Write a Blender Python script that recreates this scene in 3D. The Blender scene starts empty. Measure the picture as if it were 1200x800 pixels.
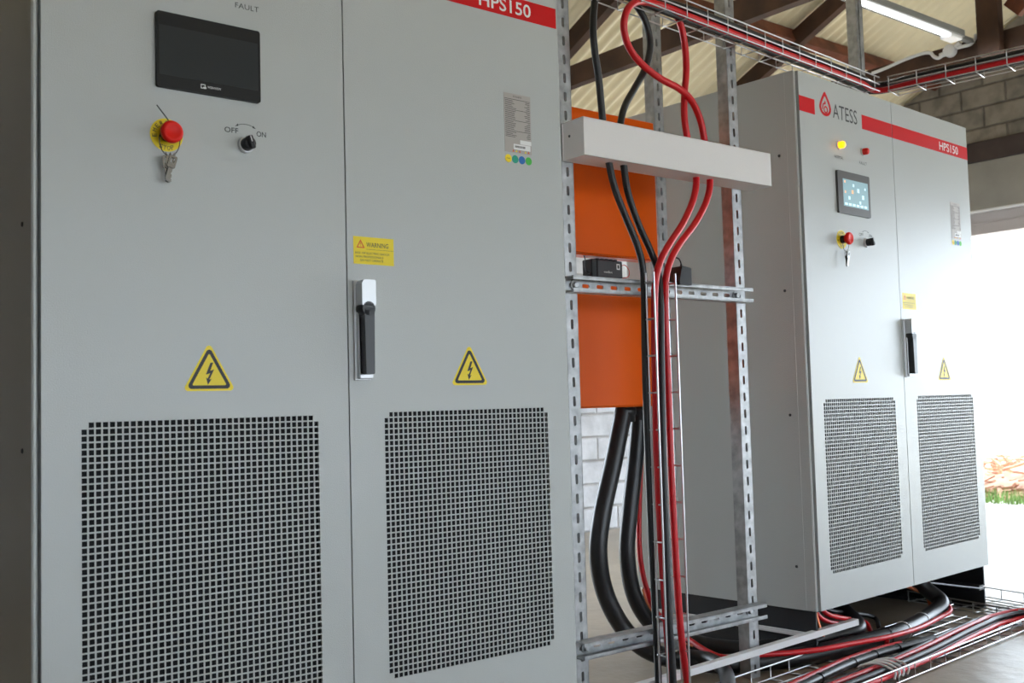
import bpy, math, random
from mathutils import Vector, Matrix
random.seed(7)
PI = math.pi
sc = bpy.context.scene
COL = sc.collection

# ------------------------------------------------------------------ camera
RM = ((0.7811, -0.0157, -0.6242), (-0.6238, -0.0630, -0.7790), (-0.0271, 0.9979, -0.0590))
CP = Vector((-0.5031, -1.9177, 0.8384))
FPX = 1243.565
cam_d = bpy.data.cameras.new('camera')
cam_d.sensor_width = 36.0
cam_d.lens = FPX * 36.0 / 1200.0
cam_d.clip_start = 0.05
cam_d.clip_end = 200
cam_d.dof.use_dof = True
cam_d.dof.focus_distance = 2.75
cam_d.dof.aperture_fstop = 7.0
cam = bpy.data.objects.new('camera', cam_d)
COL.objects.link(cam)
cam.matrix_world = Matrix(((RM[0][0], RM[0][1], RM[0][2], CP.x), (RM[1][0], RM[1][1], RM[1][2], CP.y),
                           (RM[2][0], RM[2][1], RM[2][2], CP.z), (0, 0, 0, 1)))
sc.camera = cam

# ------------------------------------------------------------------ colour management, sky, sun
sc.view_settings.view_transform = 'Standard'
sc.view_settings.look = 'None'
sc.view_settings.exposure = 0.24
sc.view_settings.gamma = 1.0
sc.view_settings.use_curve_mapping = False
world = bpy.data.worlds.new('sky')
sc.world = world
world.use_nodes = True
wn = world.node_tree.nodes
bgn = wn['Background']
bgn.inputs[0].default_value = (0.77, 0.885, 1.0, 1)
bgn.inputs[1].default_value = 8.5
sun_d = bpy.data.lights.new('sun', 'SUN')
sun_d.energy = 9.0
sun_d.angle = math.radians(1.0)
sun_d.color = (1.0, 0.95, 0.86)
sun = bpy.data.objects.new('sun', sun_d)
COL.objects.link(sun)
sun.rotation_euler = (math.radians(20), math.radians(-14), 0)   # high sun over the yard


def ray(u, v):
    q = ((u - 600) / FPX, -(v - 400) / FPX, -1.0)
    return Vector([sum(RM[i][k] * q[k] for k in range(3)) for i in range(3)])


def onY(u, v, y):
    r = ray(u, v); return CP + r * ((y - CP.y) / r.y)


def onZ(u, v, z):
    r = ray(u, v); return CP + r * ((z - CP.z) / r.z)


def onX(u, v, x):
    r = ray(u, v); return CP + r * ((x - CP.x) / r.x)


# ------------------------------------------------------------------ materials
def srgb(*c):
    return tuple(((x / 255) / 12.92 if x / 255 < .04045 else ((x / 255 + .055) / 1.055) ** 2.4) for x in c)


def mat(name, col, rough=.5, metal=0.0, noise=0.0, nscale=8.0, bump=0.0, bscale=200.0, emit=None, estr=0.0,
        spec=.5, coat=0.0):
    m = bpy.data.materials.new(name)
    m.use_nodes = True
    nt = m.node_tree
    b = nt.nodes['Principled BSDF']
    b.inputs['Base Color'].default_value = (*col, 1)
    b.inputs['Roughness'].default_value = rough
    b.inputs['Metallic'].default_value = metal
    b.inputs['Specular IOR Level'].default_value = spec
    if coat:
        b.inputs['Coat Weight'].default_value = coat
        b.inputs['Coat Roughness'].default_value = .12
    if emit:
        b.inputs['Emission Color'].default_value = (*emit, 1)
        b.inputs['Emission Strength'].default_value = estr
    tc = nt.nodes.new('ShaderNodeTexCoord')
    if noise:
        n = nt.nodes.new('ShaderNodeTexNoise')
        n.inputs['Scale'].default_value = nscale
        n.inputs['Detail'].default_value = 5
        nt.links.new(tc.outputs['Object'], n.inputs['Vector'])
        r = nt.nodes.new('ShaderNodeValToRGB')
        r.color_ramp.elements[0].position = .3
        r.color_ramp.elements[1].position = .7
        r.color_ramp.elements[0].color = (*[c * (1 - noise) for c in col], 1)
        r.color_ramp.elements[1].color = (*[min(1, c * (1 + noise)) for c in col], 1)
        nt.links.new(n.outputs['Fac'], r.inputs['Fac'])
        nt.links.new(r.outputs['Color'], b.inputs['Base Color'])
    if bump:
        n2 = nt.nodes.new('ShaderNodeTexNoise')
        n2.inputs['Scale'].default_value = bscale
        n2.inputs['Detail'].default_value = 3
        nt.links.new(tc.outputs['Object'], n2.inputs['Vector'])
        bp = nt.nodes.new('ShaderNodeBump')
        bp.inputs['Strength'].default_value = bump
        bp.inputs['Distance'].default_value = .002
        nt.links.new(n2.outputs['Fac'], bp.inputs['Height'])
        nt.links.new(bp.outputs['Normal'], b.inputs['Normal'])
    return m


def block_mat(name, c1, c2, mortar, plane, bw, bh, bumpd=.004, rough=.9, stain=.25):
    m = bpy.data.materials.new(name)
    m.use_nodes = True
    nt = m.node_tree
    b = nt.nodes['Principled BSDF']
    b.inputs['Roughness'].default_value = rough
    g = nt.nodes.new('ShaderNodeNewGeometry')
    s = nt.nodes.new('ShaderNodeSeparateXYZ')
    cb = nt.nodes.new('ShaderNodeCombineXYZ')
    nt.links.new(g.outputs['Position'], s.inputs[0])
    nt.links.new(s.outputs['X' if plane == 'xz' else 'Y'], cb.inputs[0])
    nt.links.new(s.outputs['Z'], cb.inputs[1])
    t = nt.nodes.new('ShaderNodeTexBrick')
    t.inputs['Color1'].default_value = (*c1, 1)
    t.inputs['Color2'].default_value = (*c2, 1)
    t.inputs['Mortar'].default_value = (*mortar, 1)
    t.inputs['Scale'].default_value = 1
    t.inputs['Mortar Size'].default_value = .013
    t.inputs['Mortar Smooth'].default_value = 1.0
    t.inputs['Brick Width'].default_value = bw
    t.inputs['Row Height'].default_value = bh
    nt.links.new(cb.outputs[0], t.inputs['Vector'])
    n = nt.nodes.new('ShaderNodeTexNoise')
    n.inputs['Scale'].default_value = 9
    n.inputs['Detail'].default_value = 8
    nt.links.new(g.outputs['Position'], n.inputs['Vector'])
    mx = nt.nodes.new('ShaderNodeMix')
    mx.data_type = 'RGBA'
    mx.blend_type = 'MULTIPLY'
    r = nt.nodes.new('ShaderNodeValToRGB')
    r.color_ramp.elements[0].position = .35
    r.color_ramp.elements[1].position = .6
    r.color_ramp.elements[0].color = (1 - stain, 1 - stain, 1 - stain, 1)
    r.color_ramp.elements[1].color = (1, 1, 1, 1)
    nt.links.new(n.outputs['Fac'], r.inputs['Fac'])
    mx.inputs[0].default_value = 1
    nt.links.new(t.outputs['Color'], mx.inputs[6])
    nt.links.new(r.outputs['Color'], mx.inputs[7])
    nt.links.new(mx.outputs[2], b.inputs['Base Color'])
    mt = nt.nodes.new('ShaderNodeMath')
    mt.operation = 'SUBTRACT'
    nt.links.new(n.outputs['Fac'], mt.inputs[0])
    nt.links.new(t.outputs['Fac'], mt.inputs[1])
    bp = nt.nodes.new('ShaderNodeBump')
    bp.inputs['Distance'].default_value = bumpd
    bp.inputs['Strength'].default_value = .9
    nt.links.new(mt.outputs[0], bp.inputs['Height'])
    nt.links.new(bp.outputs['Normal'], b.inputs['Normal'])
    return m


def floor_mat():
    m = bpy.data.materials.new('concrete_floor')
    m.use_nodes = True
    nt = m.node_tree
    b = nt.nodes['Principled BSDF']
    g = nt.nodes.new('ShaderNodeNewGeometry')
    n = nt.nodes.new('ShaderNodeTexNoise')
    n.inputs['Scale'].default_value = 2.2
    n.inputs['Detail'].default_value = 9
    n.inputs['Roughness'].default_value = .65
    nt.links.new(g.outputs['Position'], n.inputs['Vector'])
    r = nt.nodes.new('ShaderNodeValToRGB')
    r.color_ramp.elements[0].position = .3
    r.color_ramp.elements[1].position = .72
    r.color_ramp.elements[0].color = (.27, .225, .17, 1)
    r.color_ramp.elements[1].color = (.45, .385, .30, 1)
    nt.links.new(n.outputs['Fac'], r.inputs['Fac'])
    nt.links.new(r.outputs['Color'], b.inputs['Base Color'])
    r2 = nt.nodes.new('ShaderNodeMapRange')
    r2.inputs['To Min'].default_value = .30
    r2.inputs['To Max'].default_value = .55
    nt.links.new(n.outputs['Fac'], r2.inputs['Value'])
    nt.links.new(r2.outputs['Result'], b.inputs['Roughness'])
    n2 = nt.nodes.new('ShaderNodeTexNoise')
    n2.inputs['Scale'].default_value = 18
    n2.inputs['Detail'].default_value = 8
    nt.links.new(g.outputs['Position'], n2.inputs['Vector'])
    bp = nt.nodes.new('ShaderNodeBump')
    bp.inputs['Distance'].default_value = .006
    bp.inputs['Strength'].default_value = .5
    nt.links.new(n2.outputs['Fac'], bp.inputs['Height'])
    nt.links.new(bp.outputs['Normal'], b.inputs['Normal'])
    return m


M = {
    'paint': mat('grey_powder_coat', (.50, .52, .515), .27, spec=.36, bump=.25, bscale=420),
    'paint_side': mat('grey_powder_coat_side', (.50, .52, .51), .34, bump=.25, bscale=420),
    'black': mat('black_plastic', (.012, .012, .014), .35),
    'blackmatt': mat('black_foam', (.010, .011, .013), .95, noise=.3, nscale=90),
    'blacksteel': mat('black_painted_steel', (.012, .013, .016), .45, noise=.3),
    'screen_off': mat('dark_screen_glass', (.026, .030, .034), .3, spec=.25),
    'bezel': mat('display_bezel', (.006, .006, .007), .4, spec=.3),
    'screen_on': mat('lit_screen', (.1, .2, .25), .3, emit=srgb(150, 178, 182), estr=.62),
    'icon_y': mat('screen_icon_orange', (.8, .4, .2), .3, emit=srgb(215, 170, 125), estr=.7),
    'icon_b': mat('screen_icon_pale', (.6, .8, .9), .3, emit=srgb(175, 200, 205), estr=.7),
    'red_stripe': mat('red_stripe_vinyl', srgb(206, 8, 20), .4, spec=.3),
    'red_plastic': mat('red_button_plastic', srgb(226, 26, 14), .45, spec=.25),
    'yellow': mat('yellow_vinyl', srgb(240, 214, 10), .45),
    'white_vinyl': mat('white_vinyl', (.78, .78, .78), .5),
    'ink': mat('dark_grey_ink', (.045, .047, .05), .6),
    'ink_black': mat('black_ink', (.012, .012, .012), .5),
    'ink_red': mat('orange_ink', srgb(225, 90, 20), .5),
    'plate': mat('silver_nameplate', (.42, .385, .36), .45),
    'c_teal': mat('teal_sticker', srgb(20, 150, 125), .5),
    'c_blue': mat('blue_sticker', srgb(20, 105, 180), .5),
    'c_green': mat('green_sticker', srgb(70, 185, 70), .5),
    'lamp_on': mat('lit_amber_lens', srgb(255, 170, 20), .3, emit=srgb(255, 168, 10), estr=2.2),
    'lamp_core': mat('lit_lens_core', srgb(255, 230, 40), .3, emit=srgb(255, 225, 40), estr=3.0),
    'lamp_red': mat('red_lens', srgb(215, 24, 18), .3),
    'chrome': mat('chrome', (.75, .75, .76), .2, 1.0),
    'die_cast': mat('satin_die_cast', (.62, .63, .65), .38, .6),
    'keymetal': mat('nickel_keys', (.24, .23, .22), .22, 1.0),
    'galv': mat('galvanised_steel', (.43, .44, .45), .46, .85, noise=.25, nscale=35),
    'wire': mat('zinc_wire', (.60, .61, .63), .3, .95),
    'duct': mat('white_painted_trunking', (.76, .735, .73), .42, bump=.12, bscale=150),
    'pvc': mat('white_pvc', (.76, .76, .77), .4),
    'orange': mat('orange_enclosure_paint', srgb(238, 96, 0), .28, noise=.03, nscale=4, spec=.35),
    'cable_red': mat('red_cable_sheath', srgb(205, 18, 30), .38),
    'cable_black': mat('black_cable_sheath', (.016, .016, .018), .42),
    'conduit': mat('black_conduit', (.014, .014, .016), .36, bump=.2, bscale=60),
    'copper': mat('bare_copper', srgb(205, 120, 85), .35, .9),
    'wood': mat('dark_timber', srgb(64, 40, 25), .7, noise=.45, nscale=7),
    'wood_red': mat('red_brown_timber', srgb(108, 58, 36), .7, noise=.4, nscale=9),
    'lintel': mat('dark_lintel', srgb(62, 50, 48), .7, noise=.35, nscale=5),
    'header': mat('grey_sheet_metal', (.34, .33, .31), .32, .3, noise=.15, nscale=3),
    'shutter': mat('shutter_grey', (.50, .46, .46), .5),
    'tube_on': mat('lit_tube', (1, 1, 1), .3, emit=(.95, .98, 1.0), estr=6),
    'fix': mat('fixture_housing', (.20, .20, .19), .5),
    'rubble': mat('red_brown_rubble', srgb(165, 122, 98), .9, noise=.4, nscale=8),
    'grass': mat('grass', srgb(120, 150, 82), .8, noise=.3, nscale=12),
    'yard': mat('pale_yard_ground', (.55, .52, .46), .9, noise=.1, nscale=3),
    'darkwall': mat('dark_brown_boards', srgb(66, 54, 44), .8, noise=.4, nscale=4),
    'frontwall': mat('painted_front_wall', (.55, .56, .55), .8, noise=.1, nscale=3),
    'floor': floor_mat(),
    'white_block': block_mat('whitewashed_blocks', (.60, .60, .62), (.56, .56, .58), (.42, .40, .39), 'xz', .33, .152, .010, .8, .2),
    'grey_block': block_mat('bare_grey_blocks', (.30, .265, .225), (.25, .225, .195), (.15, .132, .115), 'yz', .33, .152, .010, .95, .35),
}


def roof_material():
    m = mat('cream_corrugated_sheet', srgb(236, 224, 192), .55, noise=.07, nscale=2.5)
    return m


M['roof'] = roof_material()


# ------------------------------------------------------------------ mesh builder
class MB:
    def __init__(s):
        s.v = []; s.f = []; s.m = []; s.mats = []; s.sm = []
        s.X = None

    def mi(s, m):
        m = M[m] if isinstance(m, str) else m
        if m not in s.mats: s.mats.append(m)
        return s.mats.index(m)

    def add(s, vs, fs, m, smooth=False):
        o = len(s.v); k = s.mi(m)
        if s.X is not None: vs = [s.X @ Vector(p) for p in vs]
        s.v += [tuple(p) for p in vs]
        for f in fs:
            s.f.append(tuple(o + i for i in f)); s.m.append(k); s.sm.append(smooth)

    def box(s, a, b, m, bev=0.0):
        x0, y0, z0 = [min(a[i], b[i]) for i in range(3)]
        x1, y1, z1 = [max(a[i], b[i]) for i in range(3)]
        if bev <= 0:
            vs = [(x0, y0, z0), (x1, y0, z0), (x1, y1, z0), (x0, y1, z0), (x0, y0, z1), (x1, y0, z1), (x1, y1, z1), (x0, y1, z1)]
            s.add(vs, [(0, 3, 2, 1), (4, 5, 6, 7), (0, 1, 5, 4), (1, 2, 6, 5), (2, 3, 7, 6), (3, 0, 4, 7)], m)
            return
        # chamfered box : 24 vertices
        c = bev
        vs = []; idx = {}
        for ix, x in enumerate((x0, x1)):
            for iy, y in enumerate((y0, y1)):
                for iz, z in enumerate((z0, z1)):
                    dx = c if ix == 0 else -c; dy = c if iy == 0 else -c; dz = c if iz == 0 else -c
                    for ax, p in (('x', (x, y + dy, z + dz)), ('y', (x + dx, y, z + dz)), ('z', (x + dx, y + dy, z))):
                        idx[(ix, iy, iz, ax)] = len(vs); vs.append(p)
        fs = []
        g = lambda ix, iy, iz, a: idx[(ix, iy, iz, a)]
        for i in (0, 1):
            f = [g(i, 0, 0, 'x'), g(i, 1, 0, 'x'), g(i, 1, 1, 'x'), g(i, 0, 1, 'x')]; fs.append(f if i else f[::-1])
            f = [g(0, i, 0, 'y'), g(0, i, 1, 'y'), g(1, i, 1, 'y'), g(1, i, 0, 'y')]; fs.append(f if i else f[::-1])
            f = [g(0, 0, i, 'z'), g(1, 0, i, 'z'), g(1, 1, i, 'z'), g(0, 1, i, 'z')]; fs.append(f if i else f[::-1])
        for i in (0, 1):
            for j in (0, 1):
                fs.append([g(i, j, 0, 'x'), g(i, j, 1, 'x'), g(i, j, 1, 'y'), g(i, j, 0, 'y')])
                fs.append([g(i, 0, j, 'x'), g(i, 1, j, 'x'), g(i, 1, j, 'z'), g(i, 0, j, 'z')])
                fs.append([g(0, i, j, 'y'), g(1, i, j, 'y'), g(1, i, j, 'z'), g(0, i, j, 'z')])
                for k in (0, 1):
                    fs.append([g(i, j, k, 'x'), g(i, j, k, 'y'), g(i, j, k, 'z')])
        s.add(vs, fs, m)

    def quad(s, pts, m): s.add(pts, [tuple(range(len(pts)))], m)

    def prism(s, poly, y0, y1, m, smooth=False):
        """polygon of (x, z) pushed from y0 to y1"""
        n = len(poly)
        vs = [(x, y0, z) for x, z in poly] + [(x, y1, z) for x, z in poly]
        s.add(vs, [tuple(range(n)), tuple(range(2 * n - 1, n - 1, -1))] + [(i, i + n, (i + 1) % n + n, (i + 1) % n) for i in range(n)], m, smooth)

    def ring(s, outer, inner, y, m, t=.0004):
        n = len(outer)
        vs = [(x, y, z) for x, z in outer] + [(x, y, z) for x, z in inner]
        vs += [(x, y + t, z) for x, z in outer] + [(x, y + t, z) for x, z in inner]
        fs = []
        for i in range(n):
            j = (i + 1) % n
            fs += [(i, j, j + n, i + n), (i + 2 * n, i + 3 * n, j + 3 * n, j + 2 * n), (i, i + 2 * n, j + 2 * n, j), (i + n, j + n, j + 3 * n, i + 3 * n)]
        s.add(vs, fs, m)

    def lathe(s, c, axis, prof, m, n=28):
        """prof: list of (distance along axis, radius)"""
        a = Vector(axis).normalized()
        u = a.orthogonal().normalized(); w = a.cross(u)
        vs = []
        for d, r in prof:
            for i in range(n):
                t = 2 * PI * i / n
                vs.append(Vector(c) + a * d + (u * math.cos(t) + w * math.sin(t)) * r)
        fs = []
        for k in range(len(prof) - 1):
            for i in range(n):
                j = (i + 1) % n
                fs.append((k * n + i, k * n + j, (k + 1) * n + j, (k + 1) * n + i))
        s.add(vs, fs, m, True)
        s.add([vs[i] for i in range(n)], [tuple(range(n))], m)
        s.add([vs[(len(prof) - 1) * n + i] for i in range(n)], [tuple(range(n))], m)

    def tube(s, pts, r, m, n=10, smooth_path=True, sub=6, rf=None):
        P = [Vector(p) for p in pts]
        if smooth_path and len(P) > 2: P = catmull(P, sub)
        T = []
        for i in range(len(P)):
            a = P[max(0, i - 1)]; b = P[min(len(P) - 1, i + 1)]
            T.append((b - a).normalized())
        u = T[0].orthogonal().normalized()
        vs = []
        for i, p in enumerate(P):
            u = (u - T[i] * u.dot(T[i])).normalized()
            w = T[i].cross(u)
            rr = r if rf is None else r * rf(i)
            for k in range(n):
                t = 2 * PI * k / n
                vs.append(p + (u * math.cos(t) + w * math.sin(t)) * rr)
        fs = []
        for i in range(len(P) - 1):
            for k in range(n):
                l = (k + 1) % n
                fs.append((i * n + k, i * n + l, (i + 1) * n + l, (i + 1) * n + k))
        s.add(vs, fs, m, n > 5)
        s.add(vs[:n], [tuple(range(n))[::-1]], m)
        s.add(vs[-n:], [tuple(range(n))], m)

    def bar(s, a, b, w, h, m, up=(0, 0, 1)):
        a = Vector(a); b = Vector(b); d = (b - a).normalized()
        sd = d.cross(Vector(up)).normalized(); up2 = sd.cross(d)
        vs = []
        for p in (a, b):
            for i, j in ((-1, -1), (1, -1), (1, 1), (-1, 1)):
                vs.append(p + sd * (i * w / 2) + up2 * (j * h / 2))
        s.add(vs, [(0, 1, 2, 3)[::-1], (4, 5, 6, 7), (0, 1, 5, 4), (1, 2, 6, 5), (2, 3, 7, 6), (3, 0, 4, 7)], m)

    def slotted(s, o, U, V, w, L, pitch, sw, sl, m, t=.0025):
        """plate with a row of long round-ended slots; o = start centre, U across, V along"""
        o = Vector(o); U = Vector(U); V = Vector(V); N = U.cross(V).normalized()
        k = int(L / pitch); pitch = L / k
        ang = []
        hole = []
        r = sw / 2; st = sl / 2 - r
        for i in range(16):
            a = 2 * PI * (i + .5) / 16 - PI / 4 - PI / 16 * 1.0
            a = 2 * PI * i / 16 - PI / 4
            x = math.cos(a) * r; y = math.sin(a) * r
            y += st if math.sin(a) > 0 else -st
            hole.append((x, y))
            q = max(abs(math.cos(a)), abs(math.sin(a)))
            ang.append((math.cos(a) / q * w / 2, math.sin(a) / q * pitch / 2))
        for c in range(k):
            cc = o + V * (pitch * (c + .5))
            vs = [cc + U * x + V * y for x, y in ang] + [cc + U * x + V * y for x, y in hole] + [cc + U * x + V * y + N * t for x, y in hole]
            fs = []
            for i in range(16):
                j = (i + 1) % 16
                fs += [(i, j, j + 16, i + 16), (i + 16, j + 16, j + 32, i + 32)]
            s.add(vs, fs, m)

    def text(s, txt, x0, x1, z0, z1, y, m, rot=0.0, bold=0.0):
        vs, fs = text_mesh(txt, bold)
        if not vs: return
        ax = min(p[0] for p in vs); bx = max(p[0] for p in vs); az = min(p[1] for p in vs); bz = max(p[1] for p in vs)
        out = []
        for px, pz, pd in vs:
            X = x0 + (px - ax) / (bx - ax) * (x1 - x0); Z = z0 + (pz - az) / (bz - az) * (z1 - z0)
            if rot:
                cx = (x0 + x1) / 2; cz = (z0 + z1) / 2
                dx, dz = X - cx, Z - cz
                X = cx + dx * math.cos(rot) - dz * math.sin(rot); Z = cz + dx * math.sin(rot) + dz * math.cos(rot)
            out.append((X, y, Z))
        s.add(out, fs, m)

    def build(s, name, parent=None):
        me = bpy.data.meshes.new(name)
        me.from_pydata(s.v, [], s.f)
        for m in s.mats: me.materials.append(m)
        me.polygons.foreach_set('material_index', s.m)
        me.polygons.foreach_set('use_smooth', s.sm)
        me.update()
        o = bpy.data.objects.new(name, me)
        COL.objects.link(o)
        if parent: o.parent = parent
        return o


def catmull(P, sub):
    out = []
    for i in range(len(P) - 1):
        p0 = P[i - 1] if i else P[0] * 2 - P[1]
        p1, p2 = P[i], P[i + 1]
        p3 = P[i + 2] if i + 2 < len(P) else P[-1] * 2 - P[-2]
        for k in range(sub):
            t = k / sub
            out.append(.5 * ((2 * p1) + (p2 - p0) * t + (2 * p0 - 5 * p1 + 4 * p2 - p3) * t * t + (3 * p1 - p0 - 3 * p2 + p3) * t ** 3))
    out.append(P[-1])
    return out


_tc = {}


def text_mesh(txt, bold=0.0):
    if (txt, bold) in _tc: return _tc[(txt, bold)]
    cu = bpy.data.curves.new('t', 'FONT')
    cu.body = txt
    cu.size = 1
    cu.offset = bold
    cu.resolution_u = 3
    o = bpy.data.objects.new('t', cu)
    COL.objects.link(o)
    dg = bpy.context.evaluated_depsgraph_get()
    me = bpy.data.meshes.new_from_object(o.evaluated_get(dg))
    vs = [tuple(v.co) for v in me.vertices]
    fs = [tuple(p.vertices) for p in me.polygons]
    bpy.data.objects.remove(o); bpy.data.curves.remove(cu); bpy.data.meshes.remove(me)
    _tc[(txt, bold)] = (vs, fs)
    return vs, fs


def tag(o, label, cat=None, group=None, kind=None):
    if label: o['label'] = label
    if cat: o['category'] = cat
    if group: o['group'] = group
    if kind: o['kind'] = kind
    return o


def thing(name, label, cat, loc=(0, 0, 0), rz=0.0, group=None):
    o = bpy.data.objects.new(name, None)
    o.empty_display_size = .05
    COL.objects.link(o)
    o.location = loc
    o.rotation_euler = (0, 0, rz)
    return tag(o, label, cat, group)


def struct(mb, name, label=None):
    o = mb.build(name)
    o['kind'] = 'structure'
    if label: o['label'] = label
    return o


# ================================================================== THE BUILDING
XL, XR = -1.6, 6.9        # side walls
YB, YF = 3.2, -7.0        # back wall, front wall
RS, RK = .46, 4.222       # roof slope and plane  z = RK - RS*y
YRIDGE = -2.0
roofz = lambda y: RK - RS * y if y >= YRIDGE else RK - RS * YRIDGE + RS * (y - YRIDGE)

b = MB()
b.box((XL - .2, YF - .2, -.12), (XR + .2, YB + .2, 0), 'floor')
struct(b, 'floor', 'stained tan concrete floor')
b = MB()
b.box((XL - .2, YB, 0), (.9, YB + .18, roofz(YB) - .06), 'white_block')
b.box((2.5, YB, 0), (XR + .2, YB + .18, roofz(YB) - .06), 'white_block')
b.box((.9, YB, 2.15), (2.5, YB + .18, roofz(YB) - .06), 'white_block')  # unseen doorway gap added to light the right cabinet's side and the roof
struct(b, 'wall_back', 'whitewashed block wall behind the orange boxes')
b = MB()
b.prism([(YF, 0), (YB, 0), (YB, roofz(YB) - .06), (YRIDGE, roofz(YRIDGE) - .06), (YF, roofz(YF) - .06)], 0, .15, 'darkwall')  # unseen wall, set near and dark to dim the left cabinet's side
o = struct(b, 'wall_left')
o.matrix_world = Matrix(((0, -1, 0, XL), (1, 0, 0, 0), (0, 0, 1, 0), (0, 0, 0, 1)))
# right gable wall with the wide open door
OY0, OY1, OZ = -3.2, 2.75, 1.972
b = MB()
b.box((XR, OY1, 0), (XR + .2, YB, 2.63), 'grey_block')
b.box((XR, YF, 0), (XR + .2, OY0, 2.63), 'grey_block')
pl = [(YF, 2.63), (YB, 2.63), (YB, roofz(YB) - .06), (YRIDGE, roofz(YRIDGE) - .06), (YF, roofz(YF) - .06)]
n = len(pl)
b.add([(XR, y, z) for y, z in pl] + [(XR + .2, y, z) for y, z in pl],
      [tuple(range(n)), tuple(range(2 * n - 1, n - 1, -1))] + [(i, i + n, (i + 1) % n + n, (i + 1) % n) for i in range(n)], 'grey_block')
struct(b, 'wall_right', 'bare grey block gable wall above the open doorway')
b = MB()
b.box((XR - .04, OY0 - .3, 2.488), (XR + .1, YB, 2.632), 'lintel', .006)
struct(b, 'trim_1', 'dark lintel beam under the grey blocks')
b = MB()
b.box((XR - .02, OY0 - .2, 2.140), (XR + .12, OY1 + .2, 2.488), 'header', .003)
b.box((XR - .035, OY0 - .2, 2.128), (XR + .12, OY1 + .2, 2.142), 'pvc', .002)  # white colour stands in for daylight on the lip
b.box((XR + .03, OY0 - .2, OZ), (XR + .14, OY1 + .2, 2.128), 'shutter', .004)
b.box((XR + .02, OY0 - .2, 2.05), (XR + .14, OY1 + .2, 2.058), 'shutter', .001)
struct(b, 'door_1', 'open rolled shutter with a grey sheet metal header box')
# unseen front wall : open bays added to let sky light onto the cabinets
b = MB()
H = roofz(YF) - .06
b.box((XL, YF - .2, 0), (XR + .2, YF, .55), 'frontwall')
b.box((XL, YF - .2, 1.85), (XR + .2, YF, H), 'frontwall')
for x in (XL, .2, 2.4, 4.6, XR - .1):
    b.box((x, YF - .2, .55), (x + .3, YF, 1.85), 'frontwall')
struct(b, 'wall_front')

# corrugated roof
b = MB()
st = .0095
nx = int((XR + .5 - (XL - .3)) / st)
ys = (YB + .55, YRIDGE, YF - .4)
vs = []
for yy in ys:
    for i in range(nx + 1):
        x = XL - .3 + i * st
        vs.append((x, yy, roofz(yy) + .016 * math.sin(2 * PI * x / .088)))
fs = []
for k in range(2):
    for i in range(nx):
        a = k * (nx + 1) + i
        fs.append((a, a + 1, a + nx + 2, a + nx + 1))
b.add(vs, fs, 'roof', True)
# sheet overlaps: a second skin edge every 0.76 m
struct(b, 'ceiling', 'cream corrugated sheet roof')

# roof trusses
def truss(x, label, w=.055):
    t = thing('roof_truss', label, 'roof truss', (x, YB, 0), 0, 'timber roof trusses')
    zc = 2.665
    def part(name, a, c, h, m, ww=w):
        q = MB(); q.bar((0, a[0] - YB, a[1]), (0, c[0] - YB, c[1]), ww, h, m); return q.build(name, t)
    part('bottom_chord', (YB + .12, zc + .06), (YF + .1, zc + .06), .12, 'wood')
    off = .11
    part('rafter', (YB + .4, roofz(YB + .4) - off), (YRIDGE, roofz(YRIDGE) - off), .11, 'wood')
    part('rafter', (YRIDGE, roofz(YRIDGE) - off), (YF - .1, roofz(YF - .1) - off), .11, 'wood')
    part('king_post', (YRIDGE, zc + .2), (YRIDGE, roofz(YRIDGE) - .2), .14, 'wood')
    for yy in (.85, -5.0):
        q = MB(); q.box((-.085, yy - .06 - YB, zc - .0), (-.028, yy + .06 - YB, roofz(yy) - .12), 'wood'); q.build('queen_post', t)
        part('brace', (yy + (-.1 if yy > -2 else .1), zc + .22), (YRIDGE + (1.0 if yy > -2 else -1.0), roofz(-1.0) - .2), .11, 'wood_red', .04)
    return t


truss(3.60, 'dark timber roof truss crossing above the orange enclosure')
truss(5.16, 'dark timber roof truss carrying the lit lamp near the right wall')
for i, y in enumerate((2.17, 1.0, -.2, -1.3)):
    q = MB()
    z = roofz(y) - .075
    q.bar((XL, y, z), (XR, y, z), .06, .10, 'wood_red', up=(0, RS, 1))
    o = q.build('roof_purlin')
    tag(o, ['reddish timber purlin under the roof sheets, nearest the eave', 'reddish timber purlin second up from the eave',
            'reddish timber purlin third up from the eave', 'reddish timber purlin next to the ridge'][i], 'purlin', 'timber purlins')

# outside
b = MB()
b.box((XR + .2, -40, -.3), (60, 40, -.02), 'yard')
b.box((-40, -40, -.3), (XR + .2, YF - .2, -.02), 'yard')
b.box((-40, YB + .2, -.3), (XR + .2, 40, -.02), 'yard')
struct(b, 'ground', 'pale sunlit yard outside the doorway')
b = MB()
for k in range(1400):
    t = random.random(); a = random.random() * 2 * PI; r = math.sqrt(random.random())
    x = 9.0 + math.cos(a) * r * 1.3; y = 2.3 + math.sin(a) * r * 1.9
    hgt = .30 * (1 - r * r)
    z = -.02 + hgt * random.random() + .02
    s_ = .018 + random.random() * .035
    d = Vector((random.uniform(-1, 1), random.uniform(-1, 1), random.uniform(-.35, .35))).normalized()
    b.bar(Vector((x, y, z)) - d * s_ * 2.2, Vector((x, y, z)) + d * s_ * 2.2, s_ * .7, s_ * .5, 'rubble')
b.lathe((9.0, 2.3, -.05), (0, 0, 1), [(0, 1.35), (.1, 1.1), (.2, .7), (.27, .2), (.28, .01)], 'rubble', 24)
o = b.build('brush_pile')
tag(o, 'low reddish brown heap of rubble and brush in the yard beyond the open doorway', 'rubble heap', kind='stuff')
b = MB()
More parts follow.
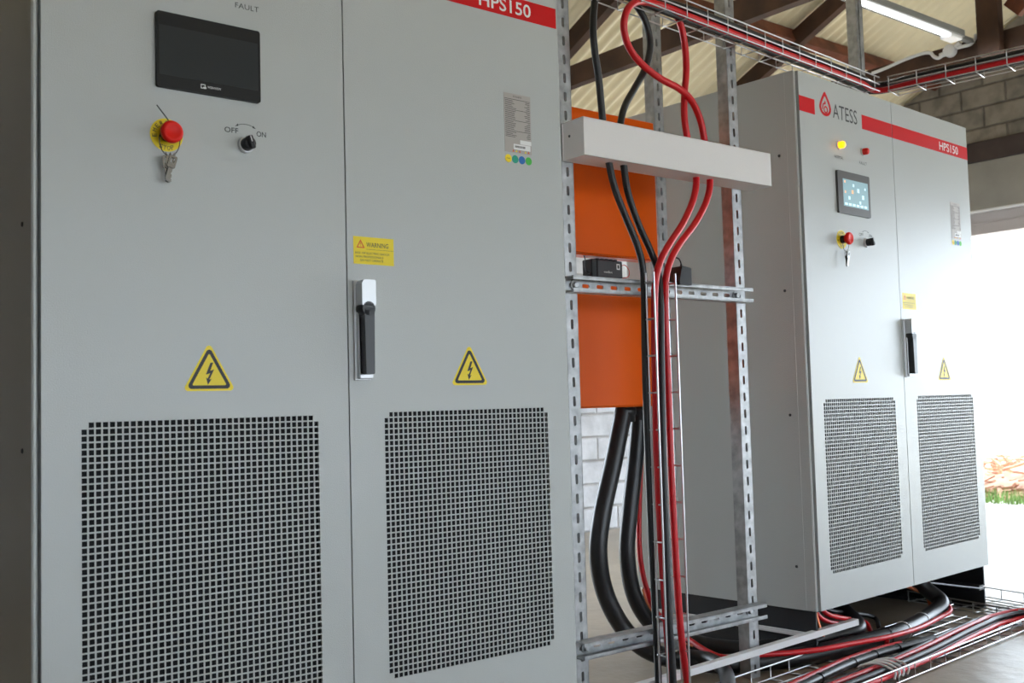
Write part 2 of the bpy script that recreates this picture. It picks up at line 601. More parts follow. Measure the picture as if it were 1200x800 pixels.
for k in range(1500):
    x = random.uniform(7.45, 8.1); y = random.uniform(1.1, 2.45)
    hh = random.uniform(.03, .09)
    a = random.random() * PI
    dx, dy = math.cos(a) * .006, math.sin(a) * .006
    lx, ly = random.uniform(-.03, .03), random.uniform(-.03, .03)
    b.quad([(x - dx, y - dy, -.02), (x + dx, y + dy, -.02), (x + lx, y + ly, hh)], 'grass')
o = b.build('grass')
tag(o, 'patch of green grass in front of the heap outside', 'grass', kind='stuff')


# ================================================================== THE TWO CABINETS
D_CAB = .74
ZB, ZT = .165, 1.888


def round_poly(pts, r, n=4):
    """round the corners of a convex polygon"""
    out = []
    k = len(pts)
    for i in range(k):
        p = Vector((*pts[i], 0)); a = Vector((*pts[i - 1], 0)); c = Vector((*pts[(i + 1) % k], 0))
        d1 = (a - p).normalized(); d2 = (c - p).normalized()
        ha = d1.angle(d2) / 2
        L = r / math.tan(ha)
        cen = p + (d1 + d2).normalized() * (r / math.sin(ha))
        s_ = p + d1 * L; e = p + d2 * L
        v1 = s_ - cen; v2 = e - cen
        for j in range(n + 1):
            v = v1.lerp(v2, j / n).normalized() * r
            q = cen + v
            out.append((q.x, q.y))
    return out


def hazard_sign(cx, zb, parent):
    w, h = .104, .092
    q = MB()
    tri = lambda k, dz=0: [(cx - w / 2 * k, zb + h / 3 * (1 - k) + dz), (cx + w / 2 * k, zb + h / 3 * (1 - k) + dz), (cx, zb + h / 3 * (1 - k) + h * k + dz)]
    q.prism(round_poly(tri(1.0), .006), -.0006, 0, 'yellow')
    q.ring(round_poly(tri(.87), .006), round_poly(tri(.66), .002), -.0010, 'ink_black')
    c = zb + h * .36
    s_ = .019
    bolt = [(-.10, 1.0), (.42, 1.0), (.02, .22), (.52, .22), (-.08, -.62), (.14, -.62), (-.38, -1.15), (-.52, -.50), (-.34, -.58), (-.10, -.12), (-.56, -.12)]
    bolt = [(.12, 1.05), (.40, 1.05), (.10, .25), (.48, .38), (.0, -.62), (.22, -.55), (-.16, -1.15), (-.34, -.42), (-.17, -.52), (.08, .0), (-.36, -.12)]
    q.prism([(cx + x * s_, c + z * s_) for x, z in bolt], -.0010, -.0006, 'ink_black')
    return q.build('hazard_sign', parent)


def circ(cx, cz, r, n=24): return [(cx + r * math.cos(2 * PI * i / n), cz + r * math.sin(2 * PI * i / n)) for i in range(n)]


def grille(x0, x1, z0, z1, parent):
    nc, nr = 38, 46
    px = (x1 - x0) / nc; pz = (z1 - z0) / nr
    hb = .0014
    q = MB()
    xs = [x0]; zs = [z0]
    for i in range(nc): xs += [x0 + i * px + hb, x0 + (i + 1) * px - hb]
    xs.append(x1)
    for i in range(nr): zs += [z0 + i * pz + hb, z0 + (i + 1) * pz - hb]
    zs.append(z1)
    W = len(xs); Hh = len(zs)
    T = .0016
    vs = [(x, 0, z) for z in zs for x in xs] + [(x, T, z) for z in zs for x in xs]
    o = W * Hh
    fs = []
    for j in range(Hh - 1):
        for i in range(W - 1):
            ci, cj = (i - 1) // 2, (j - 1) // 2
            hole = (i % 2 == 1) and (j % 2 == 1) and not (cj in (0, nr - 1) and ci in (0, nc - 1))
            a = j * W + i; c = a + 1; d = a + W + 1; e = a + W
            if hole:
                fs += [(a, c, c + o, a + o), (c, d, d + o, c + o), (d, e, e + o, d + o), (e, a, a + o, e + o)]
            else:
                fs += [(a, c, d, e), (a + o, e + o, d + o, c + o)]
    q.add(vs, fs, 'paint')
    g = q.build('ventilation_grille', parent)
    return g


def filter_pad(x0, x1, z0, z1, parent):
    q = MB(); q.box((x0 - .01, .008, z0 - .01), (x1 + .01, .015, z1 + .01), 'blackmatt')
    f = q.build('filter_pad', parent); f['label'] = 'black filter pad behind the grille'


G1 = (.066, .530, .272, .828)
G2 = (.683, 1.137, .274, .830)
ZS0, ZS1 = 1.756, 1.806


def door_panel(name, x0, x1, G, root):
    q = MB()
    T = .018
    g0, g1, h0, h1 = G
    q.box((x0, 0, ZB + .002), (g0, T, ZT - .002), 'paint')
    q.box((g1, 0, ZB + .002), (x1, T, ZT - .002), 'paint')
    q.box((g0, 0, ZB + .002), (g1, T, h0), 'paint')
    q.box((g0, 0, h1), (g1, T, ZT - .002), 'paint')
    d = q.build(name, root)
    grille(g0, g1, h0, h1, d)
    filter_pad(g0, g1, h0, h1, d)
    return d


def drop_logo(q, cx, cz, w, h, y):
    def drop(k, dz):
        out = []
        for i in range(28):
            t = 2 * PI * i / 28
            x = math.sin(t) * .5 * (1 if math.cos(t) < 0 else (1 - .62 * math.cos(t) ** 1.3))
            zz = -math.cos(t) * .0
            z = -.15 + (-math.cos(t + PI)) * (.65 if math.cos(t) > 0 else .35)
            z = -.15 + (math.cos(t)) * (.65 if math.cos(t) > 0 else .35)
            out.append((cx + x * w * k, cz + dz + z * h * k))
        return out
    q.ring(drop(1, 0), drop(.70, -.003), y, 'red_stripe')
    q.ring(circ(cx + .003, cz - .019, .0125, 20), circ(cx + .003, cz - .019, .0075, 20), y, 'red_stripe')
    q.prism(circ(cx, cz + .005, .0045, 12), y, y + .0004, 'red_stripe')
    q.prism([(cx - .021, cz - .02), (cx - .016, cz - .021), (cx - .009, cz - .003), (cx + .003, cz - .001), (cx + .003, cz + .003), (cx - .013, cz + .001)], y, y + .0004, 'red_stripe')


def make_cabinet(loc, rz, label, lit):
    root = thing('inverter_cabinet', label, 'inverter cabinet', loc, rz, 'grey power inverter cabinets')
    # body
    q = MB()
    q.box((-.010, .043, ZB), (1.210, D_CAB, ZT), 'paint_side')
    q.box((-.0125, .007, ZB), (-.0025, .046, ZT), 'paint_side', .003)
    q.box((1.2025, .007, ZB), (1.2125, .046, ZT), 'paint_side', .003)
    q.box((-.004, .022, ZB), (1.204, .045, ZT), 'paint_side')
    q.box((.012, .014, ZB + .01), (1.188, .03, ZT - .01), 'ink')
    for z in (.30, .78, 1.18, 1.62):
        q.lathe((-.010, .075, z), (-1, 0, 0), [(0, .005), (.002, .004)], 'ink', 10)
    q.build('body', root)
    # plinth: stacked channel beams at both ends
    q = MB()
    for xa, xb in ((.0, .05), (1.15, 1.2)):
        for za, zb in ((0.0, .078), (.084, ZB)):
            q.box((xa + (.0 if xa == 0 else .042), .02, za), (xb - (.042 if xa == 0 else 0), D_CAB - .01, zb), 'blacksteel')
            q.box((xa, .02, za), (xb, D_CAB - .01, za + .006), 'blacksteel')
            q.box((xa, .02, zb - .006), (xb, D_CAB - .01, zb), 'blacksteel')
    q.box((.05, D_CAB - .06, 0), (1.15, D_CAB - .02, ZB), 'blacksteel')
    q.build('plinth', root)['label'] = 'black steel channel plinth'
    # door 1
    d1 = door_panel('door', .001, .5985, G1, root)
    d2 = door_panel('door', .6015, 1.199, G2, root)
    q = MB()
    q.box((.0012, -.0006, ZS0), (.092, 0, ZS1), 'red_stripe')
    q.build('red_stripe', d1)
    q = MB()
    q.box((.391, -.0006, ZS0), (.5983, 0, ZS1), 'red_stripe')
    q.build('red_stripe', d1)
    q = MB()
    q.box((.6017, -.0006, ZS0), (1.1988, 0, ZS1), 'red_stripe')
    q.text('HPS150', .962, 1.118, 1.765, 1.797, -.0009, 'white_vinyl', bold=.012)
    q.build('red_stripe', d2)['label'] = 'red stripe with white HPS150 lettering'
    q = MB()
    drop_logo(q, .157, 1.803, .072, .082, -.0006)
    q.text('ATESS', .203, .359, 1.764, 1.813, -.0006, 'ink')
    q.build('logo', d1)
    # indicator lamps
    for cx, on, word in ((.229, lit, 'NORMAL'), (.386, False, 'FAULT')):
        q = MB()
        q.lathe((cx, 0, 1.674), (0, -1, 0), [(0, .014), (.004, .014), (.005, .012)], 'die_cast', 20)
        lens = 'lamp_on' if on else 'lamp_red'
        q.lathe((cx, -.004, 1.674), (0, -1, 0), [(0, .0118), (.014, .0118), (.018, .009), (.020, .004)], lens, 20)
        if on: q.lathe((cx, -.020, 1.674), (0, -1, 0), [(.0, .006), (.004, .005), (.005, .001)], 'lamp_core', 16)
        o = q.build('indicator_lamp', d1)
        o['label'] = 'lit amber indicator lamp' if on else 'red indicator lamp'
        q = MB()
        wd = .025 if word == 'FAULT' else .028
        q.text(word, cx - wd, cx + wd, 1.629, 1.6395, -.0005, 'ink')
        q.build('lamp_caption', d1)
    # display
    q = MB()
    x0, x1, z0, z1 = .202, .409, 1.444, 1.588
    rp = round_poly([(x0, z0), (x1, z0), (x1, z1), (x0, z1)], .005)
    q.prism(rp, -.008, 0, 'bezel' if not lit else mat('brown_grey_bezel', (.09, .085, .08), .35))  # lighter brown grey bezel on the lit display
    q.build('display_panel', d1)['label'] = 'black operator display' if not lit else 'brown grey operator display'
    q = MB()
    sx0, sx1, sz0, sz1 = (.207, .404, 1.468, 1.562) if not lit else (.233, .395, 1.470, 1.562)
    q.box((sx0, -.0086, sz0), (sx1, -.0082, sz1), 'screen_on' if lit else 'screen_off')
    if lit:
        for px_, pz_, m_, r_ in ((.245, 1.553, 'icon_y', .004), (.246, 1.518, 'icon_y', .004), (.292, 1.522, 'icon_y', .006), (.33, 1.53, 'icon_b', .007),
                                 (.30, 1.545, 'icon_b', .005), (.36, 1.51, 'icon_b', .007), (.27, 1.5, 'icon_b', .006), (.34, 1.49, 'icon_b', .005), (.375, 1.54, 'icon_b', .004)):
            q.box((px_ - r_, -.009, pz_ - r_), (px_ + r_, -.0086, pz_ + r_), m_)
        for k in range(6):
            q.box((.24 + k * .025, -.009, 1.474), (.258 + k * .025, -.0086, 1.482), 'icon_b')
    q.build('display_screen', d1)['label'] = 'lit pale blue screen' if lit else 'dark switched-off screen'
    if not lit:
        q = MB()
        rs = round_poly([(.286, 1.4535), (.2955, 1.4535), (.2955, 1.462), (.286, 1.462)], .001)
        ri = round_poly([(.2875, 1.455), (.294, 1.455), (.294, 1.4605), (.2875, 1.4605)], .0005)
        q.ring(rs, ri, -.0086, 'white_vinyl')
        q.box((.291, -.0088, 1.4535), (.297, -.0084, 1.457), 'white_vinyl')
        q.text('WEINVIEW', .2995, .3265, 1.4555, 1.4600, -.0086, 'white_vinyl')
        q.build('display_logo', d1)
    # emergency stop
    cx, cz = .222, 1.356
    q = MB()
    q.prism(circ(cx, cz, .031, 36), -.0012, 0, 'yellow')
    for word, a0, a1, rr, flip in (('EMERGENCY', 200, -20, .0235, False), ('STOP', 236, 304, .0245, True)):
        for i, ch in enumerate(word):
            a = math.radians(a0 + (a1 - a0) * (i + .5) / len(word))
            lx = cx + rr * math.cos(a); lz = cz + rr * math.sin(a)
            rot = a - PI / 2 if not flip else a + PI / 2
            q.text(ch, lx - .003, lx + .003, lz - .004, lz + .004, -.0015, 'ink_black', rot=rot)
    q.lathe((cx, -.001, cz), (0, -1, 0), [(0, .013), (.014, .013), (.016, .011)], 'black', 24)
    q.lathe((cx, -.014, cz), (0, -1, 0), [(0, .012), (.006, .015), (.010, .0205), (.016, .0208), (.020, .0185), (.0215, .014), (.0210, .0135), (.0215, .001)], 'red_plastic', 32)
    q.build('emergency_stop_button', d1)['label'] = 'red mushroom emergency stop on a yellow disc'
    # selector switch
    cx, cz = .379, 1.358
    q = MB()
    q.lathe((cx, 0, cz), (0, -1, 0), [(0, .0165), (.004, .0168), (.007, .015)], 'die_cast', 28)
    q.lathe((cx, -.006, cz), (0, -1, 0), [(0, .0132), (.016, .0125), (.018, .011)], 'black', 28)
    q.X = Matrix.Translation((cx, -.024, cz)) @ Matrix.Rotation(math.radians(-18), 4, 'Y')
    q.box((-.0055, -.008, -.0125), (.0055, .008, .0135), 'black', .002)
    q.box((-.0008, -.0086, .001), (.0008, -.0078, .0125), 'white_vinyl')
    q.X = None
    q.build('selector_switch', d1)['label'] = 'black rotary selector switch'
    q = MB()
    q.text('OFF', .336, .3645, 1.3785, 1.3890, -.0005, 'ink', bold=.012)
    q.text('ON', .4025, .4225, 1.3785, 1.3890, -.0005, 'ink', bold=.012)
    arc = [(cx + .0005 + .042 * math.sin(math.radians(a)), 1.3565 + .042 * math.cos(math.radians(a))) for a in range(-22, 23, 4)]
    for (ax, az), (bx, bz) in zip(arc[:-1], arc[1:]):
        q.quad([(ax, -.0005, az), (bx, -.0005, bz), (bx, -.0005, bz + .0012), (ax, -.0005, az + .0012)], 'ink')
    (ax, az), (bx, bz) = arc[0], arc[-1]
    q.quad([(ax - .006, -.0005, az - .0028), (ax + .001, -.0005, az - .0014), (ax - .0002, -.0005, az + .0032)], 'ink')
    q.quad([(bx + .006, -.0005, bz - .0028), (bx + .0002, -.0005, bz + .0032), (bx - .001, -.0005, bz - .0014)], 'ink')
    q.build('switch_caption', d1)
    # hazard triangles
    hazard_sign(.3005, .879, d1)
    hazard_sign(.9095, .884, d2)
    # warning label
    q = MB()
    x0, x1, z0, z1 = .6165, .7150, 1.140, 1.198
    q.box((x0, -.0006, z0), (x1, 0, z1), 'yellow')
    q.ring([(x0 + .007, z1 - .024), (x0 + .027, z1 - .024), (x0 + .017, z1 - .006)], [(x0 + .0105, z1 - .022), (x0 + .0235, z1 - .022), (x0 + .017, z1 - .0105)], -.0009, 'ink_red')
    q.box((x0 + .0163, -.0009, z1 - .0175), (x0 + .0177, -.0006, z1 - .013), 'ink_red')
    q.box((x0 + .0163, -.0009, z1 - .0205), (x0 + .0177, -.0006, z1 - .0190), 'ink_red')
    q.text('WARNING', x0 + .031, x0 + .085, z1 - .0215, z1 - .0115, -.0009, 'ink')
    q.box((x0 + .031, -.0009, z1 - .0265), (x1, -.0006, z1 - .0260), 'ink')
    q.text('RISK OF ELECTRIC SHOCK', x0 + .004, x0 + .088, z1 - .0370, z1 - .0325, -.0009, 'ink')
    q.text('NON-PROFESSIONALS', x0 + .005, x0 + .072, z1 - .0445, z1 - .0400, -.0009, 'ink')
    q.text('DO NOT OPERATE', x0 + .016, x0 + .072, z1 - .0520, z1 - .0475, -.0009, 'ink')
    q.build('warning_label', d2)['label'] = 'yellow WARNING label'
    # nameplate
    q = MB()
    x0, x1, z0, z1 = 1.028, 1.109, 1.430, 1.571
    q.box((x0, -.0006, z0), (x1, 0, z1), 'plate')
    q.text('PCS INVERTER', x0 + .028, x0 + .054, z1 - .0085, z1 - .0045, -.0009, 'ink')
    zz = z1 - .014
    k = 0
    rng = random.Random(3)
    while zz > z0 + .034:
        if k % 7 == 0:
            q.box((x0 + .002, -.0008, zz), (x1 - .002, -.0006, zz + .0010), 'ink')
        else:
            a = rng.uniform(.020, .034)
            q.box((x0 + .003, -.0008, zz), (x0 + .003 + a, -.0006, zz + .0011), 'ink')
            q.box((x1 - .003 - rng.uniform(.006, .018), -.0008, zz), (x1 - .003, -.0006, zz + .0011), 'ink')
        zz -= .0036
        k += 1
    q.box((x0 + .046, -.0010, z0 + .022), (x1 - .001, -.0006, z0 + .032), 'white_vinyl')
    q.box((x0 + .026, -.0010, z0 + .008), (x1 - .004, -.0006, z0 + .021), 'white_vinyl')
    xx = x0 + .030
    while xx < x1 - .02:
        w_ = rng.choice((.0005, .0009, .0013)); q.box((xx, -.0012, z0 + .0125), (xx + w_, -.0010, z0 + .0175), 'ink_black'); xx += w_ + .0009
    for i, xo in enumerate((.022, .031, .041, .059, .068)):
        q.prism([(x0 + xo, z0 + .002), (x0 + xo + .006, z0 + .002), (x0 + xo + .003, z0 + .0075)], -.001, -.0006, 'ink_red' if i % 2 == 0 else 'yellow')
    q.build('nameplate', d2)['label'] = 'grey rating plate with fine print'
    for i, m_ in enumerate(('yellow', 'c_teal', 'c_blue', 'c_green')):
        q = MB()
        c_ = (1.0375 + i * .0205, 1.4145)
        q.prism(circ(c_[0], c_[1], .0096, 24), -.0006, 0, m_)
        q.text('PASS', c_[0] - .005, c_[0] + .005, c_[1] - .0015, c_[1] + .0015, -.0008, 'ink') if i == 0 else None
        q.build('round_sticker', d2)['label'] = ('yellow', 'teal', 'blue', 'green')[i] + ' round sticker'
    # swing handle
    q = MB()
    x0, x1, z0, z1 = .612, .652, .896, 1.104
    q.box((x0, -.004, z0), (x1, 0, z1), 'die_cast', .0015)
    q.box((x0 + .006, -.014, z0 + .003), (x1 - .001, -.003, z0 + .014), 'die_cast', .002)
    q.box((x0 + .006, -.010, z0 + .01), (x0 + .010, -.003, z1 - .05), 'die_cast', .001)
    q.X = Matrix.Translation((x0 + .023, 0, 1.078))
    q.prism(round_poly([(-.017, -.028), (.016, -.028), (.016, .026), (-.012, .026), (-.017, .018)], .003), -.030, -.003, 'die_cast')
    q.X = None
    q.lathe((x0 + .022, -.006, 1.044), (0, -1, 0), [(0, .0175), (.020, .0175), (.024, .015)], 'black', 26)
    q.X = Matrix.Translation((x0 + .0225, 0, 0))
    q.prism(round_poly([(-.0095, .908), (.0105, .908), (.0125, 1.045), (-.0115, 1.045)], .004), -.030, -.008, 'black')
    q.X = None
    q.build('door_handle', d2)['label'] = 'swing handle with silver plate and black lever'
    return root


cab1 = make_cabinet((0, 0, 0), 0, 'large grey inverter cabinet filling the left, its display dark', False)
cab2 = make_cabinet((2.333, .1152, 0), .0644, 'grey inverter cabinet with lit amber lamp and red drop logo, on the right', True)
C2 = Matrix.Translation((2.333, .1152, 0)) @ Matrix.Rotation(.0644, 4, 'Z')


def key_bunch(X, label, tail):
    loc = X @ Vector((.222, -.012, 1.356))
    t = thing('key_bunch', label, 'keys', loc, X.to_euler().z, 'keys hanging on the stop buttons')
    q = MB()
    pts = [(.0195 * math.sin(a), -.004 - .002 * math.cos(a), -.012 + .030 * math.cos(a) * (1 if math.cos(a) < 0 else .62)) for a in [2 * PI * i / 24 for i in range(25)]]
    q.tube(pts, .0010, 'black', 6, False)
    if tail:
        q.box((-.004, -.010, .014), (.004, -.002, .022), 'black', .001)
        q.tube([(0, -.006, .018), (-.006, -.008, .026), (-.026, -.010, .048)], .0011, 'black', 6)
    q.build('cable_tie', t)
    for i, (dx, tilt) in enumerate(((-.013, .05), (-.001, -.06), (.010, -.28))):
        q = MB()
        q.X = Matrix.Translation((dx * .6, -.007 - i * .0022, -.041)) @ Matrix.Rotation(-tilt, 4, 'Y')
        bow = round_poly([(-.0075, -.026), (.0075, -.026), (.0075, -.002), (-.0075, -.002)], .003)
        q.ring([(x, z) for x, z in bow], [(x * .45, -.010 + (z + .012) * .4) for x, z in bow], 0, 'keymetal', .0018)
        q.tube([(0, 0.001, -.004), (0, .001, .004)], .0009, 'keymetal', 6)
        q.tube([(-.002, .001, -.001), (0, .001, .003), (.002, .001, -.001)], .0009, 'keymetal', 6)
        bl = [(-.0042, -.025), (-.0042, -.050), (0, -.0525), (.0042, -.050), (.0042, -.046), (.0020, -.044), (.0042, -.042), (.0042, -.037), (.0018, -.035), (.0042, -.033), (.0042, -.025)]
        q.prism(bl, 0, .0018, 'keymetal')
        q.build('key', t)
    return t


key_bunch(Matrix.Identity(4), 'bunch of small keys tied to the stop button of the left cabinet', True)
key_bunch(C2, 'bunch of small keys tied to the stop button of the right cabinet', False)

# white strip added as the light on the right cabinet's lower plinth flange
q = MB()
q.box((-.022, .02, .0842), (-.001, .73, .092), 'pvc', .001)
q.box((-.022, .02, .092), (-.019, .73, .100), 'pvc', .001)
o = q.build('lit_flange_edge')
o.matrix_world = C2
tag(o, 'white strip for the lit flange of the black plinth, left side of the right cabinet', 'plastic strip')

# ================================================================== STRUT FRAME
YP = .17
xa_ = (onY(665, 465, YP).x + onY(681, 465, YP).x) / 2
xc_ = (onY(865, 465, YP).x + onY(880, 465, YP).x) / 2
frame = thing('strut_frame', 'galvanised slotted strut frame bolted between the two grey cabinets', 'strut frame', (xa_, YP, 0))
FL = Vector((xa_, YP, 0))


def post(cx, y, z0, z1, name='upright', parent=frame, off=FL, w=.041, dep=.041, back=False):
    q = MB()
    q.X = Matrix.Translation(-off)
    q.slotted((cx, y + (dep - .003 if back else 0), z0), (1, 0, 0), (0, 0, 1), w, z1 - z0, .05, .010 if not back else .013, .027, 'galv', t=-.0025)
    for sx in (-1, 1):
        x = cx + sx * w / 2
        q.box((x - .00125, y, z0), (x + .00125, y + dep, z1), 'galv')
        yl = y if back else y + dep - .0025
        q.box((x, yl, z0), (x - sx * .009, yl + .0025, z1), 'galv')
    return q.build(name, parent)


post(xa_, YP, 0, 2.55)
post(xc_, YP, 0, 2.55)
xb_ = onY(771, 100, .47).x
post(xb_, .47, 0, 2.2)


def rail(z, x0, x1, h=.041, y=YP, dep=.041):
    q = MB()
    q.X = Matrix.Translation(-FL)
    q.slotted((x0, y - .003, z), (0, 0, 1), (1, 0, 0), h, x1 - x0, .05, .011, .026, 'galv', t=.0025)
    for s_ in (-1, 1):
        zz = z + s_ * h / 2
        q.box((x0, y - dep, zz - .00125), (x1, y - .001, zz + .00125), 'galv')
        q.box((x0, y - dep, zz), (x1, y - dep + .0025, zz - s_ * .009), 'galv')
    o = q.build('cross_rail', frame)
    for x in (x0 + .035, x1 - .04):
        bq = MB(); bq.X = Matrix.Translation(-FL)
        bq.lathe((x, y - .004, z), (0, -1, 0), [(0, .013), (.003, .013)], 'galv', 18)
        bq.lathe((x, y - .007, z), (0, -1, 0), [(0, .0085), (.008, .0085), (.0085, .006)], 'galv', 6)
        bq.build('bolt', frame)
    return o


yr = YP - .041
rail(onY(668, 331.5, yr).z, xa_ - .028, onY(883, 350, yr).x)
rail(onY(681, 765, yr).z, xa_ - .028, onY(899, 712, yr).x)

# white duct on the posts
DX0, DX1, DY0, DY1, DZ0, DZ1 = 1.357, 2.132, .082, YP - .0015, 1.480, 1.582
du = thing('cable_duct', 'white box trunking fixed across the slotted posts with four cables through it', 'cable trunking', (DX0, DY1, DZ0))
DL = Vector((DX0, DY1, DZ0))
q = MB(); q.X = Matrix.Translation(-DL)
t_ = .0022
q.box((DX0, DY0, DZ0), (DX1, DY0 + t_, DZ1), 'duct', .0008)
q.box((DX0, DY1 - t_, DZ0), (DX1, DY1, DZ1), 'duct', .0008)
q.box((DX0, DY0, DZ0), (DX1, DY1, DZ0 + t_), 'duct', .0008)
q.box((DX0, DY0, DZ1 - t_), (DX1, DY1, DZ1), 'duct', .0008)
q.build('trunking_body', du)
for x in (DX0 + .004, DX1 - .006):
    q = MB(); q.X = Matrix.Translation(-DL)
    q.box((x, DY0 + t_, DZ0 + t_), (x + .002, DY1 - t_, DZ1 - t_), 'duct')
    if x < 1.5: q.lathe((DX0 + .004, DY0 + .06, DZ0 + .062), (-1, 0, 0), [(0, .004), (.0015, .0035)], 'ink', 12)
    q.build('end_cap', du)

# ================================================================== ORANGE ENCLOSURES
for (z0, z1, dep, lab) in ((.820, 1.225, .16, 'lower orange enclosure with two black conduits leaving its underside'),
                           (1.290, 1.745, .05, 'upper orange enclosure behind the white trunking')):
    t = thing('orange_enclosure', lab, 'electrical enclosure', (1.40, .45, z0), 0, 'orange enclosures on the strut frame')
    q = MB()
    q.box((0, .014, 0), (.615, .02 + dep, z1 - z0), 'orange', .002)
    q.build('enclosure_body', t)
    q = MB()
    q.box((.003, 0, .003), (.612, .0135, z1 - z0 - .003), 'orange', .003)
    q.build('enclosure_door', t)

# conduits
def cable(name, pts, r, m, label, cat='cable', group=None, n=12, ties=(), extra=None, sub=7):
    base = Vector(pts[0])
    t = None
    q = MB()
    q.tube(pts, r, m, n, sub=sub)
    o = q.build(name)
    tag(o, label, cat, group)
    if ties:
        P = catmull([Vector(p) for p in pts], sub)
        for k, tm in ties:
            i = int(k * (len(P) - 1)); i = max(1, min(len(P) - 2, i))
            d = (P[i + 1] - P[i - 1]).normalized()
            tq = MB(); tq.lathe(P[i] - d * .0025, d, [(0, r + .002), (.005, r + .002)], tm, 16)
            tq.build('cable_tie', o)
    return o


F_ = .032
c1 = [onY(733, 472, .53), onY(727, 500, .53), onY(718, 545, .53), onY(706, 600, .53), onY(701, 650, .53), onY(711, 700, .53), onY(738, 745, .50), onY(775, 768, .42),
      onZ(835, 777, .033), onZ(890, 775, .032), onZ(945, 768, .032), onZ(1000, 755, .032), onZ(1052, 741, .032), onZ(1088, 722, .036), onZ(1103, 706, .065)]
cA = Vector(c1[-1])
c1 += [Vector((cA.x - .005, cA.y + .06, .115)), Vector((cA.x - .04, cA.y + .10, .19))]
c2 = [onY(749, 472, .58), onY(748, 500, .58), onY(744, 545, .58), onY(738, 600, .58), onY(735, 650, .58), onY(744, 700, .58), onY(768, 735, .56), onY(803, 750, .50)]
e = [onZ(860, 760, .033), onZ(915, 757, .034), onZ(968, 747, .036), onZ(1006, 735, .05)]
c2 += e
c2 += [e[-1] + Vector((.05, .10, .05)), e[-1] + Vector((.07, .16, .13))]
cable('conduit', c2, .0265, 'conduit', 'right thick black conduit from the lower orange box, its back run on the floor', 'conduit', 'thick black conduits', 16)
cable('conduit', c1, .029, 'conduit', 'left thick black conduit curling from the lower orange box along the floor', 'conduit', 'thick black conduits',
      16, ties=((.735, 'black'), (.765, 'pvc'), (.80, 'pvc')))
# the red cable rides on the conduit, from its top round to its front
PC = catmull([Vector(p) for p in c1], 7)
c3 = [onY(752, 520, .62), onY(749, 600, .62), onY(750, 650, .61), onY(758, 690, .60), onY(772, 720, .57)]
i0, i1 = int(len(PC) * .50), int(len(PC) * .93)
for k in range(i0, i1, 5):
    d = (PC[k + 1] - PC[k - 1]).normalized()
    fr = Vector((d.y, -d.x, 0)).normalized()
    f = (k - i0) / (i1 - i0)
    a = math.radians(62 - 78 * min(1, f * 1.15))
    c3.append(PC[k] + (fr * math.cos(a) + Vector((0, 0, math.sin(a)))) * .0365)
cable('cable', c3, .0088, 'cable_red', 'red cable running along the thick black conduits on the floor', 'cable', None, 8)
cable('earth_wire', [onY(753, 690, .60), onY(760, 710, .58), onY(772, 732, .54), onY(790, 748, .50), onY(812, 757, .46)], .004, 'copper', 'thin copper coloured wire beside the right conduit bend', 'wire', None, 6)
for i, (cc, lab) in enumerate(((c1, 'black gland of the left conduit under the orange box'), (c2, 'black gland of the right conduit under the orange box'))):
    q = MB()
    p = Vector(cc[0]); p.z = .820
    q.lathe(p, (0, 0, -1), [(0, .027), (.004, .034), (.022, .034), (.026, .030), (.044, .030), (.048, .0285)], 'black', 12)
    o = q.build('cable_gland'); tag(o, lab, 'cable gland', 'cable glands')

# ================================================================== POWER CABLES THROUGH THE DUCT
yd = .07
yt = .045


def px(path, dy=.05): return [onY(u, v, y + dy) for u, v, y in path]



# overhead tray geometry first: the cables come out of it
ZT_ = 1.922
n1 = onZ(752, 0, ZT_); n2 = onZ(940, 72, ZT_)
dr = (n2 - n1).normalized(); sd = Vector((-dr.y, dr.x, 0))
n2 = n1 + dr * ((onZ(1034, 106, ZT_) - n1).dot(dr))
n1 = n1 - dr * .30
m1 = n2 + Vector((.02, -.02, 0)); m2 = onZ(1215, 68, ZT_)
m2 = m2 + (m2 - m1).normalized() * 1.2
dm = (m2 - m1).normalized(); sm = Vector((-dm.y, dm.x, 0))


def tray_run(off, start, z=.0125):
    """points from the far right end of the overhead tray back to `start` metres after its left end"""
    up = Vector((0, 0, z))
    return [m2 + sm * off + up, m1.lerp(m2, .5) + sm * off + up, m1 + sm * off + dm * .14 + up, n2 + sd * (off * .8 + .01) + dr * .03 + up,
            n2 + sd * off - dr * .14 + up, n1.lerp(n2, .6) + sd * off + up] + ([n1 + sd * off + dr * start + up] if start < .7 else [])


cable('cable', tray_run(.034, .12) + px([(699, -14, .09), (697, 0, .075), (695, 30, .06), (697, 60, .06), (702, 95, .065), (706, 138, .07), (710, 168, .07), (714, 193, .068), (721, 222, .065), (734, 256, .062), (747, 288, .060), (753, 313, .060),
                      (755, 345, .064), (756, 420, .066), (759, 520, .066), (763, 620, .066), (768, 720, .066), (771, 780, .066), (772, 830, .05)]), .0098, 'cable_black',
      'leftmost black power cable through the white trunking', 'cable', 'black power cables through the trunking')
cable('cable', tray_run(.012, .50, .034) + px([(757, 3, .055), (749, -2, .05), (741, 0, .06), (748, 10, .065), (757, 27, .07), (762, 52, .07), (757, 78, .07), (744, 103, .07), (732, 125, .07), (727, 148, .068), (728, 172, .068), (731, 195, .068), (736, 226, .066), (748, 262, .068),
                      (762, 293, .066), (771, 318, .056), (774, 350, .044), (775, 420, .032), (777, 520, .028), (780, 620, .028), (784, 720, .028), (788, 780, .028), (790, 830, .03)]), .0098, 'cable_black',
      'black power cable that bends through the red loop above the trunking', 'cable', 'black power cables through the trunking')
